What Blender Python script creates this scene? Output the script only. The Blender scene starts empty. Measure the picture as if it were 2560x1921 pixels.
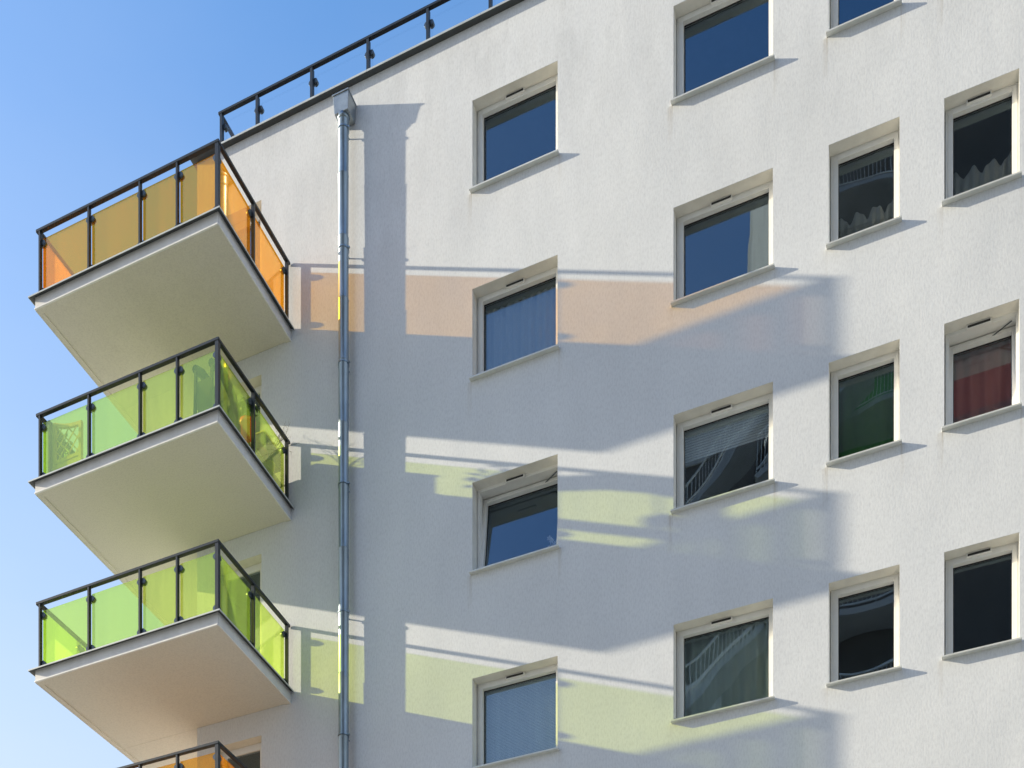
import bpy, bmesh, math, random
from mathutils import Vector, Matrix
random.seed(7)
SC = bpy.context.scene
C = SC.collection
R = math.radians

# ------------------------------------------------------------------ camera
CAM_Z = 1.6
cam_d = bpy.data.cameras.new("camera")
cam = bpy.data.objects.new("camera", cam_d); C.objects.link(cam)
cam.location = (0, -16.5353, CAM_Z)
cam.rotation_euler = (R(90), 0, 0.3805)
cam_d.sensor_width = 36.0
cam_d.lens = 2899.2 / 2560 * 36
cam_d.shift_y = (3612.9 - 960.5) / 2560
cam_d.clip_end = 3000
SC.camera = cam

# ------------------------------------------------------------------ sky, sun, exposure
TO_SUN = Vector((-8.77, -1.957, 3.5)).normalized()
SUN_EL = math.asin(TO_SUN.z)
SUN_ROT = math.atan2(TO_SUN.x, TO_SUN.y)
w = bpy.data.worlds.new("World"); SC.world = w; w.use_nodes = True
nt = w.node_tree; nt.nodes.clear()
sky = nt.nodes.new("ShaderNodeTexSky"); sky.sky_type = 'NISHITA'
sky.sun_disc = False; sky.sun_elevation = SUN_EL; sky.sun_rotation = SUN_ROT
sky.altitude = 100; sky.air_density = 1.0; sky.dust_density = 2.0; sky.ozone_density = 2.0
hsv = nt.nodes.new("ShaderNodeHueSaturation"); hsv.inputs["Saturation"].default_value = 1.34
nt.links.new(sky.outputs[0], hsv.inputs["Color"])
# summer haze: the blue pales evenly towards the horizon, all the way round
tcw = nt.nodes.new("ShaderNodeTexCoord"); sxyz = nt.nodes.new("ShaderNodeSeparateXYZ"); nt.links.new(tcw.outputs["Generated"], sxyz.inputs[0])
hz = nt.nodes.new("ShaderNodeMapRange"); hz.interpolation_type = 'SMOOTHSTEP'
hz.inputs[1].default_value = 0.30; hz.inputs[2].default_value = 0.88; hz.inputs[3].default_value = 0.92; hz.inputs[4].default_value = 0.0
nt.links.new(sxyz.outputs[2], hz.inputs[0])
hmx = nt.nodes.new("ShaderNodeMix"); hmx.data_type = 'RGBA'; hmx.inputs[7].default_value = (2.25, 2.55, 2.85, 1)
mpw = nt.nodes.new("ShaderNodeMapping"); mpw.inputs["Scale"].default_value = (1.5, 1.5, 4.0); mpw.inputs["Rotation"].default_value = (0.4, 0.5, 0.3)
nzw = nt.nodes.new("ShaderNodeTexNoise"); nzw.inputs["Scale"].default_value = 1.6; nzw.inputs["Detail"].default_value = 5; nzw.inputs["Roughness"].default_value = 0.55
nt.links.new(tcw.outputs["Generated"], mpw.inputs[0]); nt.links.new(mpw.outputs[0], nzw.inputs["Vector"])
wsp = nt.nodes.new("ShaderNodeMath"); wsp.operation = 'MULTIPLY_ADD'; wsp.inputs[1].default_value = 0.28; wsp.use_clamp = True
off = nt.nodes.new("ShaderNodeMath"); off.operation = 'SUBTRACT'; off.inputs[1].default_value = 0.14
nt.links.new(nzw.outputs["Fac"], wsp.inputs[0]); nt.links.new(hz.outputs[0], off.inputs[0]); nt.links.new(off.outputs[0], wsp.inputs[2])
nt.links.new(wsp.outputs[0], hmx.inputs[0]); nt.links.new(hsv.outputs[0], hmx.inputs[6])
bg = nt.nodes.new("ShaderNodeBackground"); bg.inputs[1].default_value = 0.132
wo = nt.nodes.new("ShaderNodeOutputWorld")
nt.links.new(hmx.outputs[2], bg.inputs[0]); nt.links.new(bg.outputs[0], wo.inputs[0])
sun_d = bpy.data.lights.new("sun", 'SUN'); sun_d.energy = 3.3; sun_d.angle = R(0.53); sun_d.color = (1.0, 0.875, 0.64)
sun = bpy.data.objects.new("sun", sun_d); C.objects.link(sun)
sun.rotation_euler = (-TO_SUN).to_track_quat('-Z', 'Y').to_euler()
sun.location = TO_SUN * 60
SC.view_settings.view_transform = 'Standard'; SC.view_settings.look = 'None'
SC.view_settings.exposure = 1.38; SC.view_settings.gamma = 1.0
SC.view_settings.use_curve_mapping = False
SC.cycles.max_bounces = 14; SC.cycles.transparent_max_bounces = 24
SC.cycles.use_denoising = True

# ------------------------------------------------------------------ materials
def mat(name, col, rough=0.6, metal=0.0, spec=0.5):
    m = bpy.data.materials.new(name); m.use_nodes = True
    b = m.node_tree.nodes["Principled BSDF"]
    b.inputs["Base Color"].default_value = (*col, 1); b.inputs["Roughness"].default_value = rough
    b.inputs["Metallic"].default_value = metal; b.inputs["Specular IOR Level"].default_value = spec
    return m

class NT:
    def __init__(s, m): s.t = m.node_tree; s.b = s.t.nodes["Principled BSDF"]
    def n(s, k, **kw):
        o = s.t.nodes.new(k)
        for a, v in kw.items():
            if a.startswith("i_"): o.inputs[a[2:].replace("_", " ")].default_value = v
            else: setattr(o, a, v)
        return o
    def l(s, a, b): s.t.links.new(a, b)
    def noise(s, vec, scale, detail=3, rough=0.5):
        o = s.n("ShaderNodeTexNoise"); o.inputs["Scale"].default_value = scale
        o.inputs["Detail"].default_value = detail; o.inputs["Roughness"].default_value = rough
        s.l(vec, o.inputs["Vector"]); return o.outputs["Fac"]
    def ramp(s, fac, stops):
        o = s.n("ShaderNodeValToRGB"); e = o.color_ramp.elements
        while len(e) < len(stops): e.new(0.5)
        for i, (p, c) in enumerate(stops):
            e[i].position = p; e[i].color = c if len(c) == 4 else (*c, 1)
        s.l(fac, o.inputs[0]); return o.outputs[0]
    def mix(s, a, b, fac, mode='MIX'):
        o = s.n("ShaderNodeMix"); o.data_type = 'RGBA'; o.blend_type = mode
        for inp, v in ((o.inputs[0], fac), (o.inputs[6], a), (o.inputs[7], b)):
            if isinstance(v, (int, float)): inp.default_value = v
            elif isinstance(v, tuple): inp.default_value = (*v, 1) if len(v) == 3 else v
            else: s.l(v, inp)
        return o.outputs[2]
    def coord(s, scale=(1, 1, 1)):
        tc = s.n("ShaderNodeTexCoord"); mp = s.n("ShaderNodeMapping"); mp.inputs["Scale"].default_value = scale
        s.l(tc.outputs["Object"], mp.inputs["Vector"]); return mp.outputs["Vector"]

def plaster(name, col, relief=1.0, dirt=1.0):
    m = mat(name, col, 0.9, spec=0.25); t = NT(m)
    v = t.coord(); vs = t.coord((1, 1, 0.38)); vl = t.coord((1.0, 1.0, 0.16))
    grain = t.noise(vs, 42, 4, 0.65); mid = t.noise(v, 7, 3, 0.5)
    big = t.noise(v, 0.42, 4, 0.55); streak = t.noise(vl, 2.6, 4, 0.6); fine = t.noise(v, 90, 2, 0.5)
    c1 = t.ramp(big, [(0.32, tuple(x * (1 - 0.07 * dirt) for x in col)), (0.60, col)])
    c2 = t.ramp(streak, [(0.36, (1 - 0.03 * dirt, 1 - 0.028 * dirt, 1 - 0.025 * dirt)), (0.60, (1, 1, 1))])
    sep = t.n("ShaderNodeSeparateXYZ"); tco = t.n("ShaderNodeTexCoord"); t.l(tco.outputs["Object"], sep.inputs[0])
    hi = t.n("ShaderNodeMapRange"); t.l(sep.outputs[2], hi.inputs[0]); hi.inputs[1].default_value = 18.5; hi.inputs[2].default_value = 26.0
    blot = t.n("ShaderNodeMath", operation='MULTIPLY'); t.l(hi.outputs[0], blot.inputs[0])
    t.l(t.ramp(t.noise(t.coord((1, 1, .28)), 2.2, 6, .75), [(0.44, (0, 0, 0)), (0.66, (1, 1, 1))]), blot.inputs[1])
    c1 = t.mix(c1, tuple(x * .78 for x in col), blot.outputs[0])
    c3 = t.ramp(grain, [(0.34, (0.86, 0.86, 0.87)), (0.56, (1, 1, 1))])
    out = t.mix(t.mix(c1, c2, 1.0, 'MULTIPLY'), c3, 0.8, 'MULTIPLY')
    ra = t.n("ShaderNodeAttribute"); ra.attribute_name = 'runoff'
    rs = t.n("ShaderNodeMath", operation='MULTIPLY'); t.l(ra.outputs["Fac"], rs.inputs[0])
    t.l(t.ramp(t.noise(t.coord((1, 1, .05)), 30, 4, .6), [(0.35, (.15, .15, .15)), (0.65, (1, 1, 1))]), rs.inputs[1])
    out = t.mix(out, (col[0] * .56, col[1] * .49, col[2] * .40), rs.outputs[0])
    t.l(out, t.b.inputs["Base Color"])
    add = t.n("ShaderNodeMath", operation='MULTIPLY_ADD'); t.l(mid, add.inputs[0]); add.inputs[1].default_value = 0.9
    t.l(grain, add.inputs[2])
    add2 = t.n("ShaderNodeMath", operation='MULTIPLY_ADD'); t.l(fine, add2.inputs[0]); add2.inputs[1].default_value = 0.3
    t.l(add.outputs[0], add2.inputs[2])
    bp = t.n("ShaderNodeBump"); bp.inputs["Strength"].default_value = 0.17 * relief; bp.inputs["Distance"].default_value = 0.012
    t.l(add2.outputs[0], bp.inputs["Height"])
    bb = t.n("ShaderNodeBump"); bb.inputs["Strength"].default_value = 0.16 * relief; bb.inputs["Distance"].default_value = 0.10
    t.l(t.noise(v, 0.75, 2, 0.4), bb.inputs["Height"]); t.l(bp.outputs[0], bb.inputs["Normal"])
    t.l(bb.outputs[0], t.b.inputs["Normal"])
    return m

def worn(name, col, rough, metal=0.0, amount=0.12, scale=6.0, spec=0.5, stretch=(1, 1, 1)):
    m = mat(name, col, rough, metal, spec); t = NT(m)
    f = t.noise(t.coord(stretch), scale, 4, 0.6)
    t.l(t.ramp(f, [(0.3, tuple(x * (1 - amount) for x in col)), (0.65, tuple(min(1, x * (1 + amount * .5)) for x in col))]), t.b.inputs["Base Color"])
    r = t.n("ShaderNodeMapRange"); t.l(f, r.inputs[0]); r.inputs[3].default_value = rough - 0.07; r.inputs[4].default_value = rough + 0.09
    t.l(r.outputs[0], t.b.inputs["Roughness"])
    return m

def sheet_glass(name, tint, f0, gloss=(1, 1, 1), scatter=0.0, scatter_col=(1, 1, 1), wobble=0.0, power=5):
    """one face of a pane; light crossing a pane meets two of them"""
    m = bpy.data.materials.new(name); m.use_nodes = True; t = m.node_tree; t.nodes.clear()
    out = t.nodes.new("ShaderNodeOutputMaterial")
    tr = t.nodes.new("ShaderNodeBsdfTransparent"); tr.inputs[0].default_value = (*tint, 1)
    gl = t.nodes.new("ShaderNodeBsdfGlossy"); gl.inputs["Roughness"].default_value = 0.0; gl.inputs["Color"].default_value = (*gloss, 1)
    lw = t.nodes.new("ShaderNodeLayerWeight"); lw.inputs[0].default_value = 0.5
    p = t.nodes.new("ShaderNodeMath"); p.operation = 'POWER'; p.inputs[1].default_value = power
    t.links.new(lw.outputs["Facing"], p.inputs[0])
    ma = t.nodes.new("ShaderNodeMath"); ma.operation = 'MULTIPLY_ADD'; ma.inputs[1].default_value = 1 - f0; ma.inputs[2].default_value = f0
    t.links.new(p.outputs[0], ma.inputs[0])
    base = tr.outputs[0]
    if scatter:
        df = t.nodes.new("ShaderNodeBsdfTranslucent"); df.inputs[0].default_value = (*scatter_col, 1)
        d2 = t.nodes.new("ShaderNodeBsdfDiffuse"); d2.inputs[0].default_value = (*scatter_col, 1)
        md = t.nodes.new("ShaderNodeMixShader"); md.inputs[0].default_value = 0.5
        t.links.new(df.outputs[0], md.inputs[1]); t.links.new(d2.outputs[0], md.inputs[2])
        ms = t.nodes.new("ShaderNodeMixShader"); ms.inputs[0].default_value = scatter
        tcs = t.nodes.new("ShaderNodeTexCoord"); mps = t.nodes.new("ShaderNodeMapping"); mps.inputs["Scale"].default_value = (5, 5, .8)
        nss = t.nodes.new("ShaderNodeTexNoise"); nss.inputs["Scale"].default_value = 2.0; nss.inputs["Detail"].default_value = 5
        mrs = t.nodes.new("ShaderNodeMapRange"); mrs.inputs[1].default_value = .3; mrs.inputs[2].default_value = .7
        mrs.inputs[3].default_value = scatter * .72; mrs.inputs[4].default_value = scatter * 1.28
        t.links.new(tcs.outputs["Object"], mps.inputs[0]); t.links.new(mps.outputs[0], nss.inputs["Vector"]); t.links.new(nss.outputs["Fac"], mrs.inputs[0]); t.links.new(mrs.outputs[0], ms.inputs[0])
        t.links.new(tr.outputs[0], ms.inputs[1]); t.links.new(md.outputs[0], ms.inputs[2]); base = ms.outputs[0]
    mx = t.nodes.new("ShaderNodeMixShader")
    t.links.new(ma.outputs[0], mx.inputs[0]); t.links.new(base, mx.inputs[1]); t.links.new(gl.outputs[0], mx.inputs[2])
    t.links.new(mx.outputs[0], out.inputs[0])
    if wobble:
        tc = t.nodes.new("ShaderNodeTexCoord"); ns = t.nodes.new("ShaderNodeTexNoise"); ns.inputs["Scale"].default_value = 0.9
        ns.inputs["Detail"].default_value = 1.0
        oi = t.nodes.new("ShaderNodeObjectInfo"); va = t.nodes.new("ShaderNodeVectorMath"); va.operation = 'MULTIPLY_ADD'
        va.inputs[1].default_value = (1, 1, 1); t.links.new(tc.outputs["Object"], va.inputs[0])
        sc_ = t.nodes.new("ShaderNodeMath"); sc_.operation = 'MULTIPLY'; sc_.inputs[1].default_value = 37.0
        t.links.new(oi.outputs["Random"], sc_.inputs[0]); t.links.new(sc_.outputs[0], va.inputs[2])
        t.links.new(va.outputs[0], ns.inputs["Vector"])
        bp = t.nodes.new("ShaderNodeBump"); bp.inputs["Strength"].default_value = wobble; bp.inputs["Distance"].default_value = 0.02
        t.links.new(ns.outputs["Fac"], bp.inputs["Height"]); t.links.new(bp.outputs[0], gl.inputs["Normal"])
    return m

M = {}
M['wall'] = plaster('white_plaster', (0.735, 0.765, 0.815))
M['reveal'] = worn('reveal_bounce_paint', (0.77, 0.755, 0.71), 0.85, amount=.08, scale=5)  # smooth coat; warm bounce off the ground is put into its beige
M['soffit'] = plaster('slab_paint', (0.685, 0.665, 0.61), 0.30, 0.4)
M['fascia'] = worn('fascia_paint', (0.70, 0.70, 0.72), 0.6, amount=0.10, scale=3, stretch=(1, 1, .3))
M['tile'] = worn('balcony_floor', (0.42, 0.40, 0.37), 0.8, scale=5)
M['flash'] = worn('shaded_flashing', (0.065, 0.075, 0.08), 0.55, 0.2, scale=4)  # shade of the underside put into the metal colour
M['lip'] = worn('skylit_metal_lip', (0.55, 0.58, 0.58), 0.45, 0.2, scale=4)  # paler copy of the flashing metal, sky light put into the edge colour
M['bead'] = worn('white_bead', (0.80, 0.80, 0.79), 0.5)
M['rail'] = worn('anthracite_paint', (0.016, 0.022, 0.030), 0.42, 0.0, 0.15, 14)
M['clamp'] = worn('painted_clamp', (0.10, 0.125, 0.15), 0.3, 0.5, 0.1, 20)
M['zinc'] = worn('galvanised_steel', (0.29, 0.36, 0.43), 0.38, 0.85, 0.16, 7, stretch=(1, 1, .4))
M['hopper'] = worn('weathered_zinc', (0.34, 0.38, 0.41), 0.42, 0.75, 0.2, 9)
M['pvc'] = worn('white_window_plastic', (0.80, 0.80, 0.79), 0.38, amount=0.05)
M['sill'] = worn('pale_sill_metal', (0.66, 0.68, 0.67), 0.42, 0.2, 0.08)
M['dark'] = mat('black_gasket', (0.02, 0.02, 0.022), 0.6)
M['room'] = mat('room_paint', (0.27, 0.255, 0.23), 0.9)
M['roof'] = worn('roof_felt', (0.12, 0.12, 0.12), 0.9)
M['pane'] = sheet_glass('window_glass', (0.78, 0.80, 0.81), 0.125, (0.64, 0.83, 1.0), wobble=0.22)
def tinted(name, T, sc, scc): return sheet_glass(name, tuple(x ** .5 for x in T), 0.02, gloss=tuple(.45 + .55 * x for x in T), scatter=sc, scatter_col=scc, power=2.2)
M['orange'] = tinted('orange_glass', (1.0, 0.56, 0.03), 0.14, (1.0, 0.46, 0.01))
M['green'] = tinted('green_glass', (0.88, 1.0, 0.22), 0.10, (0.64, 0.98, 0.26))
M['clear'] = sheet_glass('clear_glass', (0.985, 0.99, 0.99), 0.015)

# ------------------------------------------------------------------ mesh helpers
class MB:
    def __init__(s): s.v = []; s.f = []
    def box(s, x0, x1, y0, y1, z0, z1):
        b = len(s.v)
        s.v += [(x, y, z) for z in (z0, z1) for y in (y0, y1) for x in (x0, x1)]
        s.f += [tuple(b + i for i in q) for q in ((0, 2, 3, 1), (4, 5, 7, 6), (0, 1, 5, 4), (2, 6, 7, 3), (0, 4, 6, 2), (1, 3, 7, 5))]
        return s
    def quad(s, a, b, c, d):
        n = len(s.v); s.v += [a, b, c, d]; s.f.append((n, n + 1, n + 2, n + 3)); return s
    def bar(s, p, q, w, h, up=(0, 0, 1)):
        p, q = Vector(p), Vector(q); d = (q - p).normalized(); u = Vector(up)
        sd = d.cross(u)
        if sd.length < 1e-5: sd = d.cross(Vector((1, 0, 0)))
        sd.normalize(); u = sd.cross(d); b = len(s.v)
        for e in (p, q):
            for i, j in ((-1, -1), (1, -1), (1, 1), (-1, 1)): s.v.append(tuple(e + sd * i * w / 2 + u * j * h / 2))
        s.f += [(b, b + 3, b + 2, b + 1), (b + 4, b + 5, b + 6, b + 7)] + [(b + i, b + (i + 1) % 4, b + 4 + (i + 1) % 4, b + 4 + i) for i in range(4)]
        return s
    def tube(s, pts, r, n=10, cap=True):
        rs = r if isinstance(r, (list, tuple)) else [r] * len(pts)
        pts = [Vector(p) for p in pts]; b = len(s.v); ref = None
        for i, p in enumerate(pts):
            d = (pts[min(i + 1, len(pts) - 1)] - pts[max(i - 1, 0)]).normalized()
            if ref is None: ref = d.orthogonal().normalized()
            ref = (ref - d * ref.dot(d)).normalized(); o = d.cross(ref)
            for k in range(n):
                a = 2 * math.pi * k / n; s.v.append(tuple(p + (ref * math.cos(a) + o * math.sin(a)) * rs[i]))
        for i in range(len(pts) - 1):
            for k in range(n):
                a, c = b + i * n + k, b + i * n + (k + 1) % n; s.f.append((a, c, c + n, a + n))
        if cap:
            s.f.append(tuple(b + k for k in reversed(range(n)))); e = b + (len(pts) - 1) * n; s.f.append(tuple(e + k for k in range(n)))
        return s
    def mesh(s, name, m, smooth=False):
        me = bpy.data.meshes.new(name); me.from_pydata(s.v, [], s.f); me.materials.append(m)
        bm = bmesh.new(); bm.from_mesh(me); bmesh.ops.recalc_face_normals(bm, faces=bm.faces); bm.to_mesh(me); bm.free()
        if smooth:
            for p in me.polygons: p.use_smooth = len(p.vertices) == 4
        me.update(); return me
    def build(s, name, m, parent=None, smooth=False, bevel=0.0):
        o = bpy.data.objects.new(name, s.mesh(name, m, smooth)); C.objects.link(o)
        if parent: o.parent = parent
        if bevel:
            bv = o.modifiers.new("bevel", 'BEVEL'); bv.width = bevel; bv.segments = 2; bv.limit_method = 'ANGLE'
        return o

def share(name, me, parent, loc=(0, 0, 0), rot=(0, 0, 0)):
    o = bpy.data.objects.new(name, me); C.objects.link(o); o.parent = parent; o.location = loc; o.rotation_euler = rot; return o
def thing(name, label, cat, loc=(0, 0, 0), rz=0, group=None):
    o = bpy.data.objects.new(name, None); C.objects.link(o); o.location = loc; o.rotation_euler = (0, 0, rz)
    o.empty_display_size = 0.2
    o['label'] = label; o['category'] = cat
    if group: o['group'] = group
    return o
def tag(o, label, cat, group=None):
    o['label'] = label; o['category'] = cat
    if group: o['group'] = group
    return o
bevel_prof = 0.003

# ------------------------------------------------------------------ ground
gm = worn('paving_ground', (0.32, 0.32, 0.28), 0.9, amount=0.2, scale=0.5)
gnd = MB().quad((-600, -600, 0), (600, -600, 0), (600, 600, 0), (-600, 600, 0)).build('ground', gm); gnd['kind'] = 'structure'

# ------------------------------------------------------------------ the white apartment building
OFF = CAM_Z
ROW = [19.5133 + OFF, 16.5789 + OFF, 13.5652 + OFF, 10.5133 + OFF]     # sill heights, top floor first
WH = 1.4177
COL = [(-7.2786, -5.8709), (-4.0843, -2.6545), (-1.8917, -0.9579), (-0.3936, 0.5272)]
ZB = [18.5145 + OFF, 15.5359 + OFF, 12.491 + OFF, 9.46 + OFF]          # balcony floor levels
ROOF = 22.10 + OFF
XL, XR = -12.455, 7.0
DOOR = (-12.08, -11.15)
DEPTH = 0.165
bld = thing('apartment_building', 'white plastered apartment block with deep set windows and coloured glass corner balconies', 'building', (0, 0, 0))

openings = []
for c, (x0, x1) in enumerate(COL):
    for r in range(4): openings.append((x0, x1, ROW[r], ROW[r] + WH, 'win', c, r))
for k in range(4): openings.append((DOOR[0], DOOR[1], ZB[k] + 0.02, ROW[k] + WH, 'door', -1, k))
SX = {x for x0, x1 in COL for x in (x0 - .10, x0 - .018, x0 + .07, x1 - .05, x1 + .022, x1 + .09)}
SZ = {z for r in ROW for z in (r - .03, r - .25, r - .62)}
xs = sorted({XL, XR} | SX | {a for o in openings for a in o[:2]}); zs = sorted({0.0, ROOF} | SZ | {a for o in openings for a in o[2:4]})
wb = MB()
for i in range(len(xs) - 1):
    for j in range(len(zs) - 1):
        xm, zm = (xs[i] + xs[i + 1]) / 2, (zs[j] + zs[j + 1]) / 2
        if any(o[0] < xm < o[1] and o[2] < zm < o[3] for o in openings): continue
        wb.quad((xs[i], 0, zs[j]), (xs[i + 1], 0, zs[j]), (xs[i + 1], 0, zs[j + 1]), (xs[i], 0, zs[j + 1]))
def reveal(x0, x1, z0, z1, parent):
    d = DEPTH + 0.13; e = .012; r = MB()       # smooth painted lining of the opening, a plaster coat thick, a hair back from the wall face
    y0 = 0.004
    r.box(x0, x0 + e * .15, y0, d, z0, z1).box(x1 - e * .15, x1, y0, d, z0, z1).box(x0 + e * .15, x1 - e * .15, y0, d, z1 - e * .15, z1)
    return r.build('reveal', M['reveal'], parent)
for x0, x1, z0, z1, *_ in openings:
    d = DEPTH + 0.13; e = .0004
    wb.quad((x0 - e, 0, z0), (x0 - e, d, z0), (x0 - e, d, z1), (x0 - e, 0, z1)); wb.quad((x1 + e, 0, z0), (x1 + e, 0, z1), (x1 + e, d, z1), (x1 + e, d, z0))
    wb.quad((x0, 0, z1 + e), (x0, d, z1 + e), (x1, d, z1 + e), (x1, 0, z1 + e)); wb.quad((x0, 0, z0 - e), (x1, 0, z0 - e), (x1, d, z0 - e), (x0, d, z0 - e))
YB = 10.0
wb.quad((XL, 0, 0), (XL, 0, ROOF), (XL, YB, ROOF), (XL, YB, 0)); wb.quad((XR, 0, 0), (XR, YB, 0), (XR, YB, ROOF), (XR, 0, ROOF))
wb.quad((XL, YB, 0), (XL, YB, ROOF), (XR, YB, ROOF), (XR, YB, 0))
me = bpy.data.meshes.new('wall'); me.from_pydata(wb.v, [], wb.f); me.materials.append(M['wall'])
bm = bmesh.new(); bm.from_mesh(me); bmesh.ops.remove_doubles(bm, verts=bm.verts, dist=8e-4); bm.to_mesh(me); bm.free()
at = me.attributes.new('runoff', 'FLOAT', 'POINT')
for i, v in enumerate(me.vertices):
    if abs(v.co.y) > 1e-4: continue
    for c, (x0, x1) in enumerate(COL):
        for xe, k in ((x0 - .018, 1.0), (x1 + .022, .75)):
            for r, rz in enumerate(ROW):
                if abs(v.co.x - xe) < 2e-3 and (abs(v.co.z - rz + .03) < 2e-3 or abs(v.co.z - rz + .25) < 2e-3):
                    at.data[i].value = k * (1.0 if v.co.z > rz - .1 else .5) * (.6 + .4 * math.sin(7.1 * c + 3.3 * r))
wall = bpy.data.objects.new('wall', me); C.objects.link(wall); wall.parent = bld
MB().box(XL + .004, XR - .004, 0.27, YB - .004, ROOF - 0.35, ROOF - 0.03).build('roof', M['roof'], bld)
for k in range(5):
    z = (ZB + [ZB[3] - 3.03])[k] - 0.30
    MB().box(XL + .004, XR - .004, 0.27, 5.0, z, z + 0.28).build('floor_slab', M['room'], bld)
MB().box(XL + .004, XR - .004, 5.0, 5.12, 3, ROOF - 0.4).build('inner_wall', M['room'], bld)
for x in (-10.0, -5.0, -2.27, -0.68, 2.0):
    MB().box(x - .05, x + .05, 0.275, 4.99, 6, ROOF - 0.36).build('partition', M['room'], bld)

# roof edge flashing: thin metal, lapped joints every two metres
fl = MB()
x = XL - 0.085
jx = [x] + [-11.1 + 2.0 * i for i in range(9)] + [XR]
for a, b in zip(jx[:-1], jx[1:]):
    fl2 = MB(); fl2.box(a + .0015, b - .0015, -0.085, 0.30, ROOF - 0.012, ROOF + 0.012)
    rf = fl2.build('roof_flashing', M['flash'], bld)
    MB().box(a + .0015, b - .0015, -0.090, -0.0855, ROOF - 0.014, ROOF + 0.018).build('lip', M['lip'], rf, bevel=.0015)
MB().box(XL - 0.085, XL + 0.25, 0.31, YB, ROOF - 0.012, ROOF + 0.012).build('roof_flashing', M['flash'], bld)

# windows ---------------------------------------------------------------
FW, SW = 0.047, 0.060
def frame_mb(x0, x1, z0, z1, y0, y1, w, wb_=None):
    wb_ = w if wb_ is None else wb_
    return MB().box(x0, x0 + w, y0, y1, z0, z1).box(x1 - w, x1, y0, y1, z0, z1).box(x0 + w, x1 - w, y0, y1, z1 - w, z1).box(x0 + w, x1 - w, y0, y1, z0, z0 + wb_)
def window(x0, x1, z0, z1, vent=True, tilt=0.0, label=None):
    y = DEPTH
    xo0, xo1 = x0, x1; x0 += .012; x1 += .012
    f = frame_mb(x0, x1, z0, z1, y, y + 0.095, FW).build('window', M['pvc'], bld, bevel=0.004)
    if label: f['label'] = label
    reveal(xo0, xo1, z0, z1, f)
    # sash, hung on its bottom edge
    a, b = x0 + FW - 0.012, x1 - FW + 0.012
    zb, zt = z0 + FW - 0.012, z1 - FW + 0.012
    W, H = b - a, zt - zb
    sb = frame_mb(0, W, 0, H, -0.014, 0.085, SW)
    s = sb.build('sash', M['pvc'], f, bevel=0.005); s.location = (a, y - (0 if tilt else 0.0), zb); s.rotation_euler = (-tilt, 0, 0)
    g = frame_mb(SW - .001, W - SW + .001, SW - .001, H - SW + .001, 0.048, 0.062, 0.009).build('gasket', M['dark'], f); g.location = s.location; g.rotation_euler = s.rotation_euler
    p = MB().box(SW, W - SW, 0.064, 0.070, SW, H - SW).build('pane', M['pane'], f); p.location = s.location; p.rotation_euler = s.rotation_euler
    if tilt:
        frame_mb(x0 - .005, x1 + .005, z0 - .005, z1 + .005, y + .097, y + .36, .03).build('reveal_lining', M['pvc'], f)
        s['label'] = 'sash tilted inwards at the top'
        # two-armed tilt stay between frame and sash
        st = MB().bar((b - .06, y + .045, z1 - .07), (b - .30, y + .06 + H * math.sin(tilt) * .6, z1 - .085), 0.014, 0.006)
        st.build('tilt_stay', M['clamp'], f)
    x0, x1 = xo0, xo1
    # folded metal sill
    sl = MB(); e = 0.03; yf = -0.072
    v = [(x0 - e, yf, z0 - .005), (x1 + e, yf, z0 - .005), (x1 + e, y + .01, z0 + .022), (x0 - e, y + .01, z0 + .022)]
    sl = MB(); n = 0
    sl.v = [(x0 - e, yf, z0 - .028), (x1 + e, yf, z0 - .028), (x1 + e, yf, z0 - .003), (x0 - e, yf, z0 - .003),
            (x0 - e, 0.002, z0 - .020), (x1 + e, 0.002, z0 - .020), (x1 + e, 0.002, z0 + .008), (x0 - e, 0.002, z0 + .008)]
    sl.f = [(0, 1, 2, 3), (4, 7, 6, 5), (0, 4, 5, 1), (3, 2, 6, 7), (0, 3, 7, 4), (1, 5, 6, 2)]
    k = len(sl.v); sl.box(x0 + .002, x1 - .002, 0.0025, y + .004, z0 + .001, z0 + .012)
    sl.build('sill', M['sill'], f, bevel=0.003)
    if vent:
        cx = x0 + (x1 - x0) * 0.47; hw = 0.155; zt2 = z1 - 0.010
        vb = MB().box(cx - hw, cx + hw, y - 0.045, y - 0.001, zt2 - .050, zt2 - .002)
        vb.build('trickle_vent', M['pvc'], f, bevel=0.004)
        MB().box(cx - hw + .014, cx + hw - .014, y - 0.047, y - 0.044, zt2 - .044, zt2 - .012).build('vent_slot', M['dark'], f)
    return f
TL = R(7.5)
for c, (x0, x1) in enumerate(COL):
    for r in range(4):
        t = TL if (c, r) in ((0, 2), (3, 2)) else 0.0
        window(x0, x1, ROW[r], ROW[r] + WH, vent=(c != 2), tilt=t, label='window standing open, its sash tilted inwards' if t else None)
for k in range(4):
    x0, x1 = DOOR; z0, z1 = ZB[k] + 0.02, ROW[k] + WH; y = DEPTH
    f = frame_mb(x0, x1, z0, z1, y, y + .075, .055).build('balcony_door', M['pvc'], bld, bevel=.004)
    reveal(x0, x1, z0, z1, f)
    frame_mb(x0 + .045, x1 - .045, z0 + .045, z1 - .045, y - .014, y + .05, .085).build('sash', M['pvc'], f, bevel=.005)
    MB().box(x0 + .13, x1 - .13, y + .012, y + .018, z0 + .13, z1 - .13).build('pane', M['pane'], f)

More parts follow.
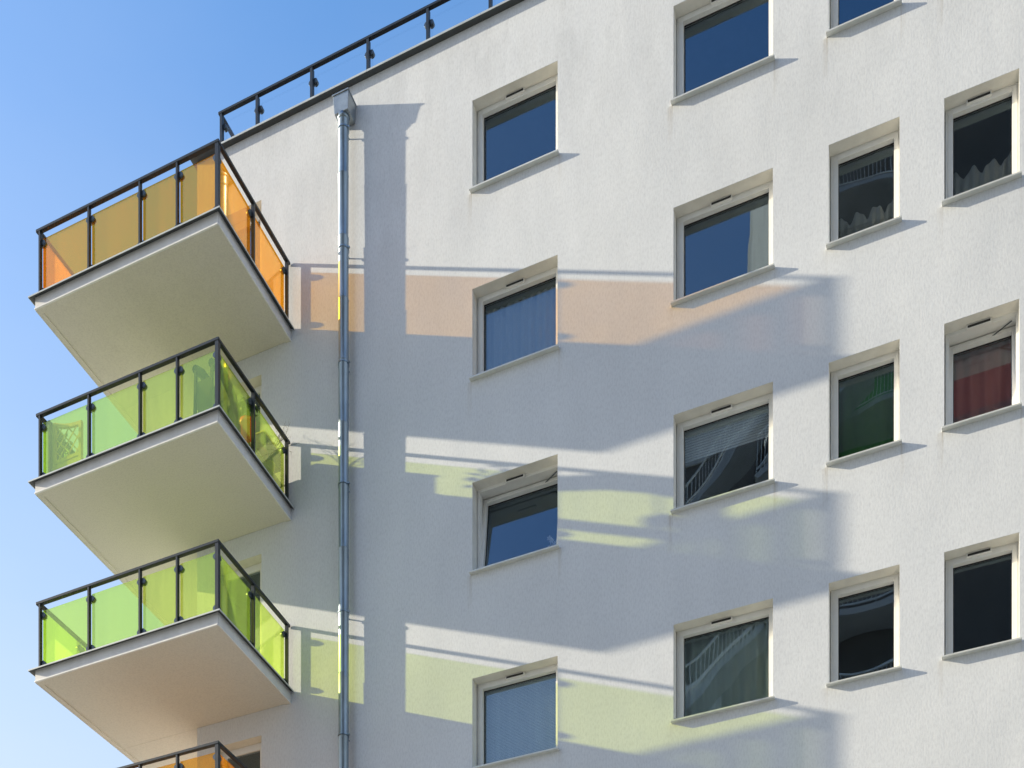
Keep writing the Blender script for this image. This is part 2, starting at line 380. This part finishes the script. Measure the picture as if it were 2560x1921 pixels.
# roof railing ----------------------------------------------------------
RY, RZ = 0.45, 23.36 + OFF
rr = MB().bar((-12.33, RY, RZ - .02), (4.0, RY, RZ - .02), 0.06, 0.042).bar((-12.30, RY + .03, RZ - .021), (-12.30, 6.0, RZ - .021), 0.06, 0.040).build('roof_railing', M['rail'], bld, bevel=.005)
px = [-12.27, -11.53, -10.44, -9.36, -8.26, -7.16, -6.06, -4.96, -3.86, -2.76, -1.66]
post_m = MB().box(-.022, .022, -.035, .035, 0, RZ - .041 - ROOF).mesh('post', M['rail'])
def clamp_mesh(axis):
    b = MB(); n = 14; r = .043
    pts = [(-.032, 0, 0), (.032, 0, 0)] if axis == 'x' else [(0, -.032, 0), (0, .032, 0)]
    b.tube(pts, r, n); m_ = b.mesh('clamp', M['clamp'], True); return m_
CLX, CLY = clamp_mesh('x'), clamp_mesh('y')
for i, x in enumerate(px):
    share('post', post_m, rr, (x, RY, ROOF - .02))
    if i: share('clamp', CLY, rr, (x - .040, RY + .05, RZ - .24))
    share('clamp', CLY, rr, (x + .040, RY + .05, RZ - .24))
    if i + 1 < len(px): MB().box(x + .03, px[i + 1] - .03, RY + .045, RY + .055, ROOF + .08, RZ - .13).build('glass_panel', M['clear'], rr)
for y in (1.5, 2.6, 3.7): share('post', post_m, rr, (-12.30, y, ROOF - .02))

# balconies -------------------------------------------------------------
BX0, BX1, BY0, BY1 = -14.115, -10.605, -1.957, 2.6
def balcony(k, glass, label):
    z = ZB[k]
    x0, x1, y0, y1 = BX0, BX1 + .02, BY0 - .02, BY1
    zb = z - 0.150; z += 0.045
    s = MB()
    # L-shaped slab round the corner of the building
    s.box(x0, x1, y0, -.002, zb, z - .012)
    s.box(x0, XL - .002, -.001, y1, zb, z - .012)
    e = .085; h = .015      # shallow border round the soffit, outside the drip groove
    s.box(x0, x1, y0, y0 + e, zb - h, zb - .0005).box(x1 - e, x1, y0 + e + .0005, -.002, zb - h, zb - .0005).box(x0, x0 + e, y0 + e + .0005, y1, zb - h, zb - .0005)
    b = s.build('balcony', M['soffit'], bld, bevel=.004); b['label'] = label
    # fascia boards
    MB().box(x0 - .006, x1 + .006, y0 - .012, y0 - .001, zb - .017, z - .012).build('fascia', M['fascia'], b)
    MB().box(x1 + .001, x1 + .012, y0 - .0005, -.003, zb - .017, z - .012).build('fascia', M['fascia'], b)
    MB().box(x0 - .012, x0 - .001, y0 - .0005, y1, zb - .017, z - .012).build('fascia', M['fascia'], b)
    MB().box(x0 - .008, x1 + .010, y0 - .030, y0 - .0125, zb - .022, zb + .004).build('drip_bead', M['bead'], b, bevel=.006)
    MB().box(x1 + .0125, x1 + .022, y0 - .02, -.003, zb - .022, zb - .006).build('drip_bead', M['bead'], b, bevel=.003)
    # edge flashing with a turned-down lip, in lengths
    o, dr = .080, .042
    cuts = [x0 - o, x0 + .9 + .35 * random.random(), x0 + 2.0 + .8 * random.random(), x1 + o]
    def wedge(p, n_, t0, t1, c0=0.0, c1=0.0):
        # sheet metal: flat on the slab edge, then sloping down and outwards along n_, with a small rolled lip; mitred at the corners by c0, c1
        p, n_, tv = Vector(p), Vector(n_), Vector((abs(n_[1]), abs(n_[0]), 0))
        prof = [(-.10, .004), (.004, .004), (o, -dr), (o, -dr - .005), (.002, -.005), (-.10, -.005)]
        m_ = MB()
        for (t_, cc) in ((t0, c0), (t1, c1)):
            for d_, h_ in prof: m_.v.append(tuple(p + n_ * d_ + tv * (t_ + cc * d_) + Vector((0, 0, z + h_))))
        k = len(prof); m_.f = [tuple(range(k)), tuple(range(2 * k - 1, k - 1, -1))] + [(i, (i + 1) % k, k + (i + 1) % k, k + i) for i in range(k)]
        e_ = m_.build('flashing', M['flash'], b)
        l_ = MB(); prof2 = [(o + .0005, -dr - .007), (o + .006, -dr - .007), (o + .006, -dr + .014), (o + .0005, -dr + .014)]
        for (t_, cc) in ((t0, c0), (t1, c1)):
            for d_, h_ in prof2: l_.v.append(tuple(p + n_ * d_ + tv * (t_ + cc * d_) + Vector((0, 0, z + h_))))
        l_.f = [(0, 1, 2, 3), (7, 6, 5, 4)] + [(i, (i + 1) % 4, 4 + (i + 1) % 4, 4 + i) for i in range(4)]
        l_.build('flashing_lip', M['lip'], e_ if False else b)
    cuts[0], cuts[-1] = x0, x1
    for i in range(3):
        wedge((0, y0, 0), (0, -1, 0), cuts[i] + (.0015 if i else 0), cuts[i + 1] - (.0015 if i < 2 else 0), -1.0 if i == 0 else 0, 1.0 if i == 2 else 0)
    wedge((x1, 0, 0), (1, 0, 0), y0, -.004, -1.0, 0)
    wedge((x0, 0, 0), (-1, 0, 0), y0, y1, -1.0, 0)
    MB().box(x0 + .11, x1 - .11, y0 + .11, -.004, z - .011, z + .008).box(x0 + .11, XL - .003, -.003, y1, z - .011, z + .008).build('floor_tiles', M['tile'], b)
    # railing
    zr = z + 1.091; hr = .043; wr = .062
    fx = [-14.045, -13.05, -12.05, -11.345, -10.615]; sy = [-1.035, -.072]; ly = [-1.07, -.17, .73, 1.63, 2.53]
    yf, xr, xl = BY0, BX1, -14.07
    MB().bar((xl - .045, yf, zr - hr / 2), (xr + .032, yf, zr - hr / 2), wr, hr).build('handrail', M['rail'], b, bevel=.006)
    MB().bar((xr, yf + .0315, zr - hr / 2), (xr, -.012, zr - hr / 2), wr, hr).build('handrail', M['rail'], b, bevel=.006)
    MB().bar((xl, yf + .0315, zr - hr / 2), (xl, 2.58, zr - hr / 2), wr, hr).build('handrail', M['rail'], b, bevel=.006)
    ph = 1.091 - hr
    pf = MB().box(-.015, .015, -.026, .030, 0, ph).mesh('post', M['rail']); ps = MB().box(-.030, .026, -.015, .015, 0, ph).mesh('post', M['rail'])
    pc = MB().box(-.030, .028, -.028, .030, 0, ph).mesh('corner_post', M['rail']); pl = MB().box(-.026, .030, -.015, .015, 0, ph).mesh('post', M['rail'])
    for x in fx[:-1]: share('post', pf, b, (x, yf, z + .004))
    share('corner_post', pc, b, (fx[-1] + .004, yf + .004, z + .004))
    for y in sy: share('post', ps, b, (xr, y, z + .004))
    for y in ly: share('post', pl, b, (xl, y, z + .004))
    g0, g1 = z + .03, zr - .118; T = .009; yg = yf + .046; xg = xr - .046; xgl = xl + .046
    cz = (g1 - .085, g0 + .075)
    for i in range(4):
        a, c = fx[i] + .020, fx[i + 1] - .020 - (.014 if i == 3 else 0)
        MB().box(a, c, yg - T / 2, yg + T / 2, g0, g1).build('glass_panel', M[glass], b)
        for zc in cz:
            share('clamp', CLY, b, (a + .016, yg, zc)); share('clamp', CLY, b, (c - .016, yg, zc))
    seq = [yf + .034] + sy
    for i in range(2):
        a, c = seq[i] + .022, seq[i + 1] - .022
        MB().box(xg - T / 2, xg + T / 2, a, c, g0, g1).build('glass_panel', M[glass], b)
        for zc in cz:
            share('clamp', CLX, b, (xg, a + .016, zc)); share('clamp', CLX, b, (xg, c - .016, zc))
    seq = [yf + .02] + ly
    for i in range(len(ly)):
        a, c = seq[i] + .022, seq[i + 1] - .022
        MB().box(xgl - T / 2, xgl + T / 2, a, c, g0, g1).build('glass_panel', M[glass], b)
        for zc in cz:
            share('clamp', CLX, b, (xgl, a + .012, zc)); share('clamp', CLX, b, (xgl, c - .012, zc))
    return b
balcony(0, 'orange', 'topmost balcony, railed with orange glass')
balcony(1, 'green', 'cluttered balcony railed with green glass')
balcony(2, 'green', 'nearly bare balcony railed with green glass')
balcony(3, 'orange', 'lowest balcony in view, railed with orange glass')

# rainwater pipe --------------------------------------------------------
PX, PY, PR = -9.484, -0.150, 0.084
seg = [21.50 + OFF]
while seg[-1] > 0.4: seg.append(seg[-1] - (1.0 + .02 * random.random()))
dp = None
for i in range(len(seg) - 1):
    zt, zb = seg[i], seg[i + 1]; n = 28
    jx_, jy_ = (random.random() - .5) * .006, (random.random() - .5) * .004
    b = MB().tube([(PX + jx_, PY + jy_, zb - .06), (PX + jx_, PY + jy_, zb + .0), (PX + jx_, PY + jy_, zt - .005), (PX + jx_, PY + jy_, zt)], [PR - .003, PR - .003, PR, PR + .004], n, cap=False)
    if dp is None: dp = b.build('drainpipe', M['zinc'], bld, True); dp['label'] = 'galvanised rainwater pipe down the wall'
    else: b.build('pipe_length', M['zinc'], dp, True)
for z in [21.24 + OFF, 19.30 + OFF, 17.45 + OFF, 15.50 + OFF, 13.43 + OFF, 11.45 + OFF, 9.4 + OFF, 7.4 + OFF, 5.4 + OFF, 3.4 + OFF]:
    b = MB().tube([(PX, PY, z - .012), (PX, PY, z + .012)], PR + .009, 28)
    b.bar((PX + .02, PY + PR, z), (PX + .02, -.001, z), .016, .016); b.bar((PX + PR, PY - .01, z), (PX + PR + .035, PY - .015, z), .03, .022)
    b.bar((PX - PR, PY + .012, z), (PX - PR - .022, PY + .012, z), .02, .018)
    b.build('pipe_bracket', M['zinc'], dp)
hx0, hx1, hy, hz0, hz1 = -9.618, -9.335, -.262, 21.44 + OFF, 21.72 + OFF
hb = MB(); ins = .018
hb.v = [(hx0 + ins, hy + ins, hz0), (hx1 - ins, hy + ins, hz0), (hx1 - ins, -.004, hz0), (hx0 + ins, -.004, hz0), (hx0, hy, hz1), (hx1, hy, hz1), (hx1, -.004, hz1), (hx0, -.004, hz1)]
hb.f = [(0, 3, 2, 1), (0, 1, 5, 4), (1, 2, 6, 5), (2, 3, 7, 6), (3, 0, 4, 7), (4, 5, 6, 7)]
hb.build('hopper', M['hopper'], dp, bevel=.004)
MB().box(hx0 - .010, hx1 + .010, hy - .012, -.003, hz1 - .004, hz1 + .016).build('hopper_rim', M['hopper'], dp, bevel=.003)
MB().tube([(PX, PY, hz0 + .01), (PX, PY, hz0 - .06)], [PR + .02, PR + .004], 28).build('outlet', M['zinc'], dp, True)

# ------------------------------------------------------------------ the apartment block across the street (mirrored in the windows)
M['dusk'] = plaster('dark_render', (0.17, 0.155, 0.142), 0.6)
M['redwall'] = plaster('red_render', (0.50, 0.13, 0.11), 0.5)
M['pale'] = plaster('pale_render', (0.60, 0.59, 0.58), 0.6)
M['wrail'] = worn('white_railing_paint', (0.82, 0.82, 0.80), 0.45)
M['leaf_green'] = worn('green_panel', (0.10, 0.30, 0.09), 0.5)
opp = thing('neighbouring_building', 'dark apartment block with white stair railings, mirrored in the window panes', 'building', (0, -21.0, 0))
def oz(z): return z + OFF
OY = 0.0
def ob(name, m, *bx): return MB().box(*bx).build(name, m, opp)
MB().box(-5.9, 10.0, -12, 0, 0, oz(44.0)).build('facade', M['dusk'], opp)
ch = MB(); zt = oz(46.5)
ch.v = [(-5.91, -.01, 0), (-8.7, -2.9, 0), (-8.7, -12, 0), (-5.91, -12, 0), (-5.91, -.01, zt), (-7.3, -2.9, zt - 1.5), (-7.3, -12, zt - 1.5), (-5.91, -12, zt)]
ch.f = [(0, 1, 5, 4), (1, 2, 6, 5), (2, 3, 7, 6), (3, 0, 4, 7), (4, 5, 6, 7), (0, 3, 2, 1)]
ch.build('stair_tower', M['pale'], opp)
MB().box(-11.5, -6.62, -12, 0.30, 0, oz(33.6)).build('lower_wing', M['dusk'], opp)
MB().box(-11.6, -6.5, .301, .36, oz(32.4), oz(33.7)).build('parapet', M['pale'], opp)
MB().box(-2.2, 5.0, -9, -0.2, oz(44.01), oz(54)).build('roof_house', M['redwall'], opp)
def gallery(x0, x1, z, d=1.3):
    g = MB().box(x0, x1, .01, d, z - .2, z).build('gallery', M['pale'], opp)
    r = MB().bar((x0, d - .05, z + 1.1), (x1, d - .05, z + 1.1), .05, .05).bar((x0, d - .05, z + .12), (x1, d - .05, z + .12), .03, .03)
    n = int((x1 - x0) / .13)
    for i in range(n + 1):
        x = x0 + .02 + (x1 - x0 - .04) * i / n; r.bar((x, d - .05, z + (.13 if i % 9 else 0)), (x, d - .05, z + 1.08), .018 if i % 9 else .05, .018, (1, 0, 0))
    r.build('gallery_railing', M['wrail'], g); return g
for i in range(10): gallery(-5.2, -1.4, oz(13.6 + 3.0 * i + (0.9 if i > 7 else 0)))
def flight(x0, z0, x1, z1, y=1.9):
    g = MB().bar((x0, y, z0), (x1, y, z1), .9, .22, (0, 0, 1)).build('stair_flight', M['pale'], opp)
    r = MB()
    for yy in (y - .45, y + .45):
        r.bar((x0, yy, z0 + 1.1), (x1, yy, z1 + 1.1), .05, .05); r.bar((x0, yy, z0 + .3), (x1, yy, z1 + .3), .04, .04)
        for i in range(27):
            t_ = i / 26; xx, zz = x0 + (x1 - x0) * t_, z0 + (z1 - z0) * t_
            r.bar((xx, yy, zz + .1), (xx, yy, zz + 1.08), .05 if i % 7 == 0 else .018, .018, (1, 0, 0))
    r.build('stair_railing', M['wrail'], g)
flight(-8.9, oz(28.4), -5.6, oz(32.0)); flight(-6.2, oz(29.6), -3.0, oz(32.0)); flight(-9.4, oz(22.4), -6.0, oz(25.0))
MB().box(-4.9, -1.6, .012, .06, oz(29.2), oz(33.5)).build('green_panel', M['leaf_green'], opp)
MB().box(-8.9, -7.6, .305, .36, oz(22.0), oz(25.0)).build('pale_panel', M['pale'], opp)

# ------------------------------------------------------------------ what is seen in the rooms behind the panes
def cloth(name, col, trans=0.5):
    m = bpy.data.materials.new(name); m.use_nodes = True; t = NT(m); b_ = t.b
    b_.inputs["Base Color"].default_value = (*col, 1); b_.inputs["Roughness"].default_value = 0.9
    f = t.noise(t.coord((1, 1, .15)), 30, 3, .6)
    t.l(t.ramp(f, [(.3, tuple(x * .85 for x in col)), (.6, col)]), b_.inputs["Base Color"])
    tl = t.n("ShaderNodeBsdfTranslucent"); tl.inputs[0].default_value = (*col, 1)
    mx = t.n("ShaderNodeMixShader"); mx.inputs[0].default_value = trans
    o = [n for n in t.t.nodes if n.type == 'OUTPUT_MATERIAL'][0]
    t.l(b_.outputs[0], mx.inputs[1]); t.l(tl.outputs[0], mx.inputs[2]); t.l(mx.outputs[0], o.inputs[0]); return m
M['sheer'] = cloth('sheer_cloth', (0.78, 0.80, 0.82)); M['palegreen'] = cloth('pale_green_cloth', (0.74, 0.86, 0.78)); M['lace'] = cloth('lace_cloth', (0.80, 0.80, 0.74))
M['redcloth'] = cloth('red_cloth', (0.95, 0.50, 0.45)); M['greencloth'] = cloth('green_cloth', (0.16, 0.34, 0.14))
M['blind'] = worn('pale_blind', (0.75, 0.79, 0.82), .8)
YC = DEPTH + 0.137
def curtain(c, r, a, b_, z0, z1, m, label, cat='curtain', waves=9, amp=.018, scallop=0.0, name='curtain', yc=None):
    x0, x1 = COL[c]; W = x1 - x0; X0, X1 = x0 + W * a, x0 + W * b_; Z0, Z1 = ROW[r] + WH * z0, ROW[r] + WH * z1
    me_ = bpy.data.meshes.new(name); n, k = 64, 6; v, f = [], []
    for j in range(k + 1):
        for i in range(n + 1):
            t_ = i / n; top = Z1 - (scallop * abs(math.sin(math.pi * t_ * 4)) ** .6 if scallop > 0 else 0) * 1.0
            z = Z0 + (Z1 + (scallop * (abs(math.sin(math.pi * (t_ * 3.5 + .2))) - .5) if scallop else 0) - Z0) * j / k
            v.append((X0 + (X1 - X0) * t_ - (X0 + X1) / 2, amp * math.sin(2 * math.pi * waves * t_ + .6 * math.sin(7 * t_)) + .006 * math.sin(31 * t_), z - Z0))
    for j in range(k):
        for i in range(n):
            q = j * (n + 1) + i; f.append((q, q + 1, q + n + 2, q + n + 1))
    me_.from_pydata(v, [], f); me_.materials.append(m)
    for p in me_.polygons: p.use_smooth = True
    o = bpy.data.objects.new(name, me_); C.objects.link(o); o.location = ((X0 + X1) / 2, yc or YC, Z0)
    so = o.modifiers.new("thick", 'SOLIDIFY'); so.thickness = .002
    tag(o, label, cat); return o
curtain(0, 1, .04, .97, .03, .90, M['sheer'], 'sheer folded curtain behind the window crossed by the orange light', waves=11)
curtain(1, 3, .05, .96, .03, .95, M['palegreen'], 'pale curtain behind the lowest wide window near the narrow windows', waves=7)
curtain(2, 1, .06, .95, .03, .40, M['lace'], 'short scalloped lace curtain in the narrow window above the green one', waves=8, scallop=.14)
curtain(3, 1, .06, .95, .03, .42, M['lace'], 'short scalloped lace curtain in the narrow window above the open red one', waves=7, scallop=.14)
curtain(3, 2, .04, .97, .03, .97, M['redcloth'], 'dull red curtain drawn behind the tilted narrow window', waves=5, amp=.012, yc=DEPTH + .285)
curtain(2, 2, .04, .97, .03, .97, M['greencloth'], 'dark green curtain drawn behind a closed narrow window', waves=4, amp=.012)
def blind(c, r, z0, label, n):
    x0, x1 = COL[c]; zt = ROW[r] + WH - .05; zb = ROW[r] + WH * z0
    t_ = thing('slatted_blind', label, 'window blind', ((x0 + x1) / 2, YC + .02, zb)); W = x1 - x0 - .12
    MB().box(-W / 2, W / 2, -.03, .03, zt - zb - .05, zt - zb).build('head_box', M['blind'], t_)
    sm = MB(); h = (zt - zb - .05) / n
    sm.v = [(-W / 2, -.005, 0), (W / 2, -.005, 0), (W / 2, .003, h * .97), (-W / 2, .003, h * .97), (-W / 2, -.002, 0), (W / 2, -.002, 0), (W / 2, .006, h * .97), (-W / 2, .006, h * .97)]
    sm.f = [(0, 1, 2, 3), (4, 7, 6, 5), (0, 4, 5, 1), (3, 2, 6, 7), (0, 3, 7, 4), (1, 5, 6, 2)]
    sm = sm.mesh('slat', M['blind'])
    for i in range(n): share('slat', sm, t_, (0, 0, i * h))
blind(0, 3, .02, 'pale slatted blind lowered fully behind the lowest window beside the drainpipe', 56)
blind(1, 2, .66, 'pale slats added for the light reflection in the top third of the wide window', 10)  # added blind, stands in for a pale reflection across the pane

# potted plant on the inner sill of the sheer-curtained window, flowers in the tilted one
def leaf_mesh(name, m, L, W_):
    b_ = MB(); b_.v = [(0, 0, 0), (W_ / 2, L * .4, .01), (0, L, -.01), (-W_ / 2, L * .4, .01), (0, L * .45, .0)]
    b_.f = [(0, 1, 4), (1, 2, 4), (2, 3, 4), (3, 0, 4)]; return b_.mesh(name, m)
M['leaf'] = worn('leaf_green_dark', (0.035, 0.085, 0.03), .5, amount=.4, scale=8); M['bark'] = worn('bark', (0.10, 0.075, 0.05), .9)
M['terra'] = worn('terracotta', (0.42, 0.15, 0.07), .8); M['redpot'] = worn('red_plastic', (0.90, 0.06, 0.015), .4)
M['yellow'] = worn('yellow_plastic', (0.75, 0.62, 0.08), .45); M['wood'] = worn('pale_wood', (0.52, 0.43, 0.26), .7, amount=.25, scale=9, stretch=(1, 1, .2))
M['petal'] = mat('white_petal', (0.8, 0.8, 0.82), .7); M['fabric'] = worn('dark_fabric', (0.022, 0.03, 0.026), .85); M['trough'] = worn('brown_plastic', (0.085, 0.06, 0.035), .6)
def pot_mb(r, h):
    return MB().tube([(0, 0, 0), (0, 0, h * .82), (0, 0, h * .82), (0, 0, h), (0, 0, h), (0, 0, h * .8)], [r * .72, r * .95, r * 1.06, r * 1.1, r * .95, r * .9], 20, cap=True)
def bush(parent, n, rad, zc, L, W_, m=None, flat=1.0):
    lm = leaf_mesh('leaf', m or M['leaf'], L, W_)
    for i in range(n):
        d = Vector((random.gauss(0, 1), random.gauss(0, 1), random.gauss(0, 1))).normalized() * rad * random.random() ** .4
        share('leaf', lm, parent, (d.x, d.y * flat, zc + d.z), (random.uniform(-1, 1), random.uniform(-1, 1), random.uniform(0, 6.28)))
def potted(name, label, loc, r, h, pm, n, rad, zc, L, W_, flat=1.0):
    t_ = thing(name, label, 'potted plant', loc)
    pot_mb(r, h).build('pot', pm, t_, True); MB().tube([(0, 0, h * .8), (.01, 0, zc)], [.012, .006], 8).build('stem', M['bark'], t_)
    if n: bush(t_, n, rad, zc, L, W_, flat=flat)
    return t_
MB().box(COL[0][0], COL[0][1], DEPTH + .131, DEPTH + .30, ROW[1] - .03, ROW[1]).build('inner_sill', M['pvc'], bld)
potted('potted_plant', 'round dark houseplant on the sill inside the sheer curtained window', (-6.36, DEPTH + .225, ROW[1]), .07, .22, M['terra'], 110, .14, .40, .075, .05, flat=.35)
t_ = thing('flower_vase', 'small white flowers inside the tilted window beside the drainpipe', 'flowers', (-6.12, DEPTH + .255, ROW[2] + .03))
MB().tube([(0, 0, 0), (0, 0, .09), (0, 0, .19), (0, 0, .24)], [.035, .05, .028, .036], 16).build('vase', M['pvc'], t_, True)
for i in range(9):
    a_ = i * 2.4; p_ = (.05 * math.cos(a_) * (i % 3), .04 * math.sin(a_), .33 + .045 * (i % 4))
    q = MB().tube([(0, 0, .2), p_], .003, 5).build('flower', M['leaf'], t_)
    for k in range(5):
        b_ = 2 * math.pi * k / 5; pm_ = MB(); pm_.v = [p_, (p_[0] + .03 * math.cos(b_ - .5), p_[1] - .012, p_[2] + .03 * math.sin(b_ - .5)), (p_[0] + .045 * math.cos(b_), p_[1] - .016, p_[2] + .045 * math.sin(b_)), (p_[0] + .03 * math.cos(b_ + .5), p_[1] - .012, p_[2] + .03 * math.sin(b_ + .5))]
        pm_.f = [(0, 1, 2, 3)]; pm_.build('petal', M['petal'], q)

# ------------------------------------------------------------------ on the cluttered green balcony
F2 = ZB[1] + .04
tr = thing('trellis_planter', 'pale wooden lattice trellis with planter box behind green balcony glass', 'trellis', (-13.70, -1.72, F2))
def tpost(x, h): MB().box(x - .028, x + .028, -.024, .024, 0, h).build('post', M['wood'], tr, bevel=.003)
tpost(-.27, 1.10); tpost(.27, .97)
top = MB(); pts = [(-.242 + .484 * i / 8, 1.07 - .125 * (i / 8) ** .8 - .02 * math.sin(math.pi * i / 8)) for i in range(9)]
for (a_, za), (b_, zb_) in zip(pts[:-1], pts[1:]): top.bar((a_, 0, za), (b_, 0, zb_), .04, .055)
top.build('top_rail', M['wood'], tr); MB().box(-.2415, .2415, -.022, .022, .42, .475).build('bottom_rail', M['wood'], tr)
def slat(x0, z0, dx, dz, y):
    # clipped to the opening of the panel
    def ins(x, z): return -.242 <= x <= .242 and .475 <= z <= 1.05 - .125 * ((x + .242) / .484) ** .8 if x >= -.242 else False
    ts = [t / 60 for t in range(-60, 61) if ins(x0 + dx * t / 60, z0 + dz * t / 60)]
    if len(ts) > 3:
        a_, b_ = min(ts), max(ts)
        MB().bar((x0 + dx * a_, y, z0 + dz * a_), (x0 + dx * b_, y, z0 + dz * b_), .007, .020, (0, 1, 0) if False else (dz, 0, -dx)).build('slat', M['wood'], tr)
for i in range(-4, 5):
    slat(i * .175 + .05, .76, .9, 1.05, -.006); slat(i * .175, .76, .9, -1.05, .006)
MB().box(-.29, .29, -.021, .16, .0, .40).build('planter_box', M['wood'], tr, bevel=.004)
cl = thing('climbing_plant', 'leafy climber growing behind the wooden lattice trellis', 'plant', (-13.86, -1.62, F2 + .38))
MB().tube([(0, 0, 0), (.03, .01, .2), (-.02, .02, .42), (.02, 0, .6)], .008, 7).build('stem', M['bark'], cl)
lm = leaf_mesh('leaf', M['leaf'], .085, .06)
for i in range(70):
    z = random.random() ** 1.2 * .60; x = random.gauss(-.05, .05) + (.26 - z * .45) * random.random()
    share('leaf', lm, cl, (x, random.uniform(-.03, .06), z), (random.uniform(-1.5, 1.5), random.uniform(-1, 1), random.uniform(0, 6.28)))
bd = thing('storage_box', 'dark narrow upright cabinet standing in the corner beside the wooden trellis', 'cabinet', (-13.995, -1.79, F2))
MB().box(-.045, .0, -.02, .30, 0, 1.08).build('body', M['fabric'], bd, bevel=.006); MB().box(-.047, .004, -.024, .305, 1.0805, 1.10).build('lid', M['fabric'], bd, bevel=.004)
# folded lounge chair near the corner post
ch_ = thing('garden_chair', 'dark garden chair with curved arms behind green corner glass', 'garden chair', (-11.02, -1.30, F2))
for x in (-.20, .10):
    arm = [(x, -.38, 1.08), (x, -.22, 1.15), (x, -.05, 1.14), (x, .14, 1.03), (x, .27, .84), (x, .33, .60), (x, .36, .30), (x, .36, .01)]
    MB().tube(arm, [.06, .07, .072, .068, .055, .04, .026, .022], 12).build('arm', M['fabric'], ch_, True)
    MB().bar((x, -.37, 1.06), (x, -.40, .01), .04, .04).build('leg', M['fabric'], ch_)
bk = MB()
for i in range(6): pass
bk.bar((-.05, -.30, .42), (-.05, -.36, .88), .30, .07, (0, 1, 0)); bk.build('backrest', M['fabric'], ch_, bevel=.025)
MB().box(-.20, .10, -.28, .30, .40, .46).build('seat', M['fabric'], ch_, bevel=.02)
hd = MB().box(-.30, -.06, -.30, -.20, .60, .76).build('cushion', M['fabric'], ch_, bevel=.03)
MB().tube([(-.18, -.25, .66), (-.10, -.22, 1.0), (.03, -.16, 1.24)], .009, 8).build('support_rod', M['rail'], ch_)
# planter trough hung inside the railing, with bare twigs
tg = thing('railing_planter', 'long dark planter trough with yellow rim inside the green glass', 'planter', (-10.755, -.50, F2 + .53))
MB().box(-.075, .075, -.12, .36, 0, .27).build('trough', M['trough'], tg, bevel=.006)
MB().box(-.085, .085, -.13, .37, .2705, .295).build('rim', M['yellow'], tg, bevel=.003)
cb = thing('cabinet', 'brown cabinet added behind the pots to block sun at the green side glass', 'cabinet', (-11.05, -.55, F2))  # added bulk that keeps sun off the wall below the rail shadow
MB().box(-.16, .12, -.45, .43, .02, .60).build('body', M['wood'], cb, bevel=.006); MB().box(-.17, .13, -.46, .44, .6005, .625).build('top', M['wood'], cb, bevel=.004)
MB().box(.1205, .132, -.43, -.02, .06, .57).build('door', M['wood'], cb); MB().box(.1205, .132, .0, .41, .06, .57).build('door', M['wood'], cb)
sh = thing('bare_shrub', 'thin leafless twigs poking past the handrail by the white wall', 'shrub', (-10.74, -.27, F2 + .82))
def twig(p, d, L, r, depth):
    pts = [Vector(p)]; dv = Vector(d).normalized()
    for i in range(4):
        dv = (dv + Vector((random.gauss(0, .18), random.gauss(0, .14), random.gauss(0, .16)))).normalized(); pts.append(pts[-1] + dv * L / 4)
    MB().tube(pts, [r * (1 - .2 * i) for i in range(5)], 5).build('twig', M['bark'], sh)
    if depth:
        for i in (1, 2, 3, 4):
            dd = dv + Vector((random.gauss(0, .7), random.gauss(0, .3), random.gauss(0, .6))); twig(pts[i], dd, L * .55, r * .6, depth - 1)
for d in ((.7, .35, .75), (.9, .3, .35), (.95, .25, .05), (.5, .2, .9), (-.1, .1, 1)): twig((0, 0, 0), d, .30, .0045, 2)
potted('potted_plant', 'bright red pot with round bush behind the green side glass', (-10.78, -.93, F2 + .33), .12, .40, M['redpot'], 130, .19, .56, .09, .05, flat=.8)
MB().box(-10.90, -10.665, -1.0, -.10, F2 + .30, F2 + .33).build('plant_shelf', M['wood'], None)
sf = bpy.data.objects['plant_shelf']; tag(sf, 'low wooden shelf under the pots behind the green side glass', 'shelf')
for x in (-10.88, -10.69):
    for y in (-.90, -.19): MB().box(x - .012, x + .012, y - .012, y + .012, F2 - .01, F2 + .2995).build('leg', M['wood'], sf)
potted('potted_plant', 'brown terracotta pot on the shelf under the planter trough', (-10.775, -.56, F2 + .33), .10, .21, M['terra'], 0, 0, .2, 0, 0)
potted('potted_plant', 'yellow pot on the shelf nearest the white wall', (-10.775, -.33, F2 + .33), .09, .20, M['yellow'], 0, 0, .2, 0, 0)
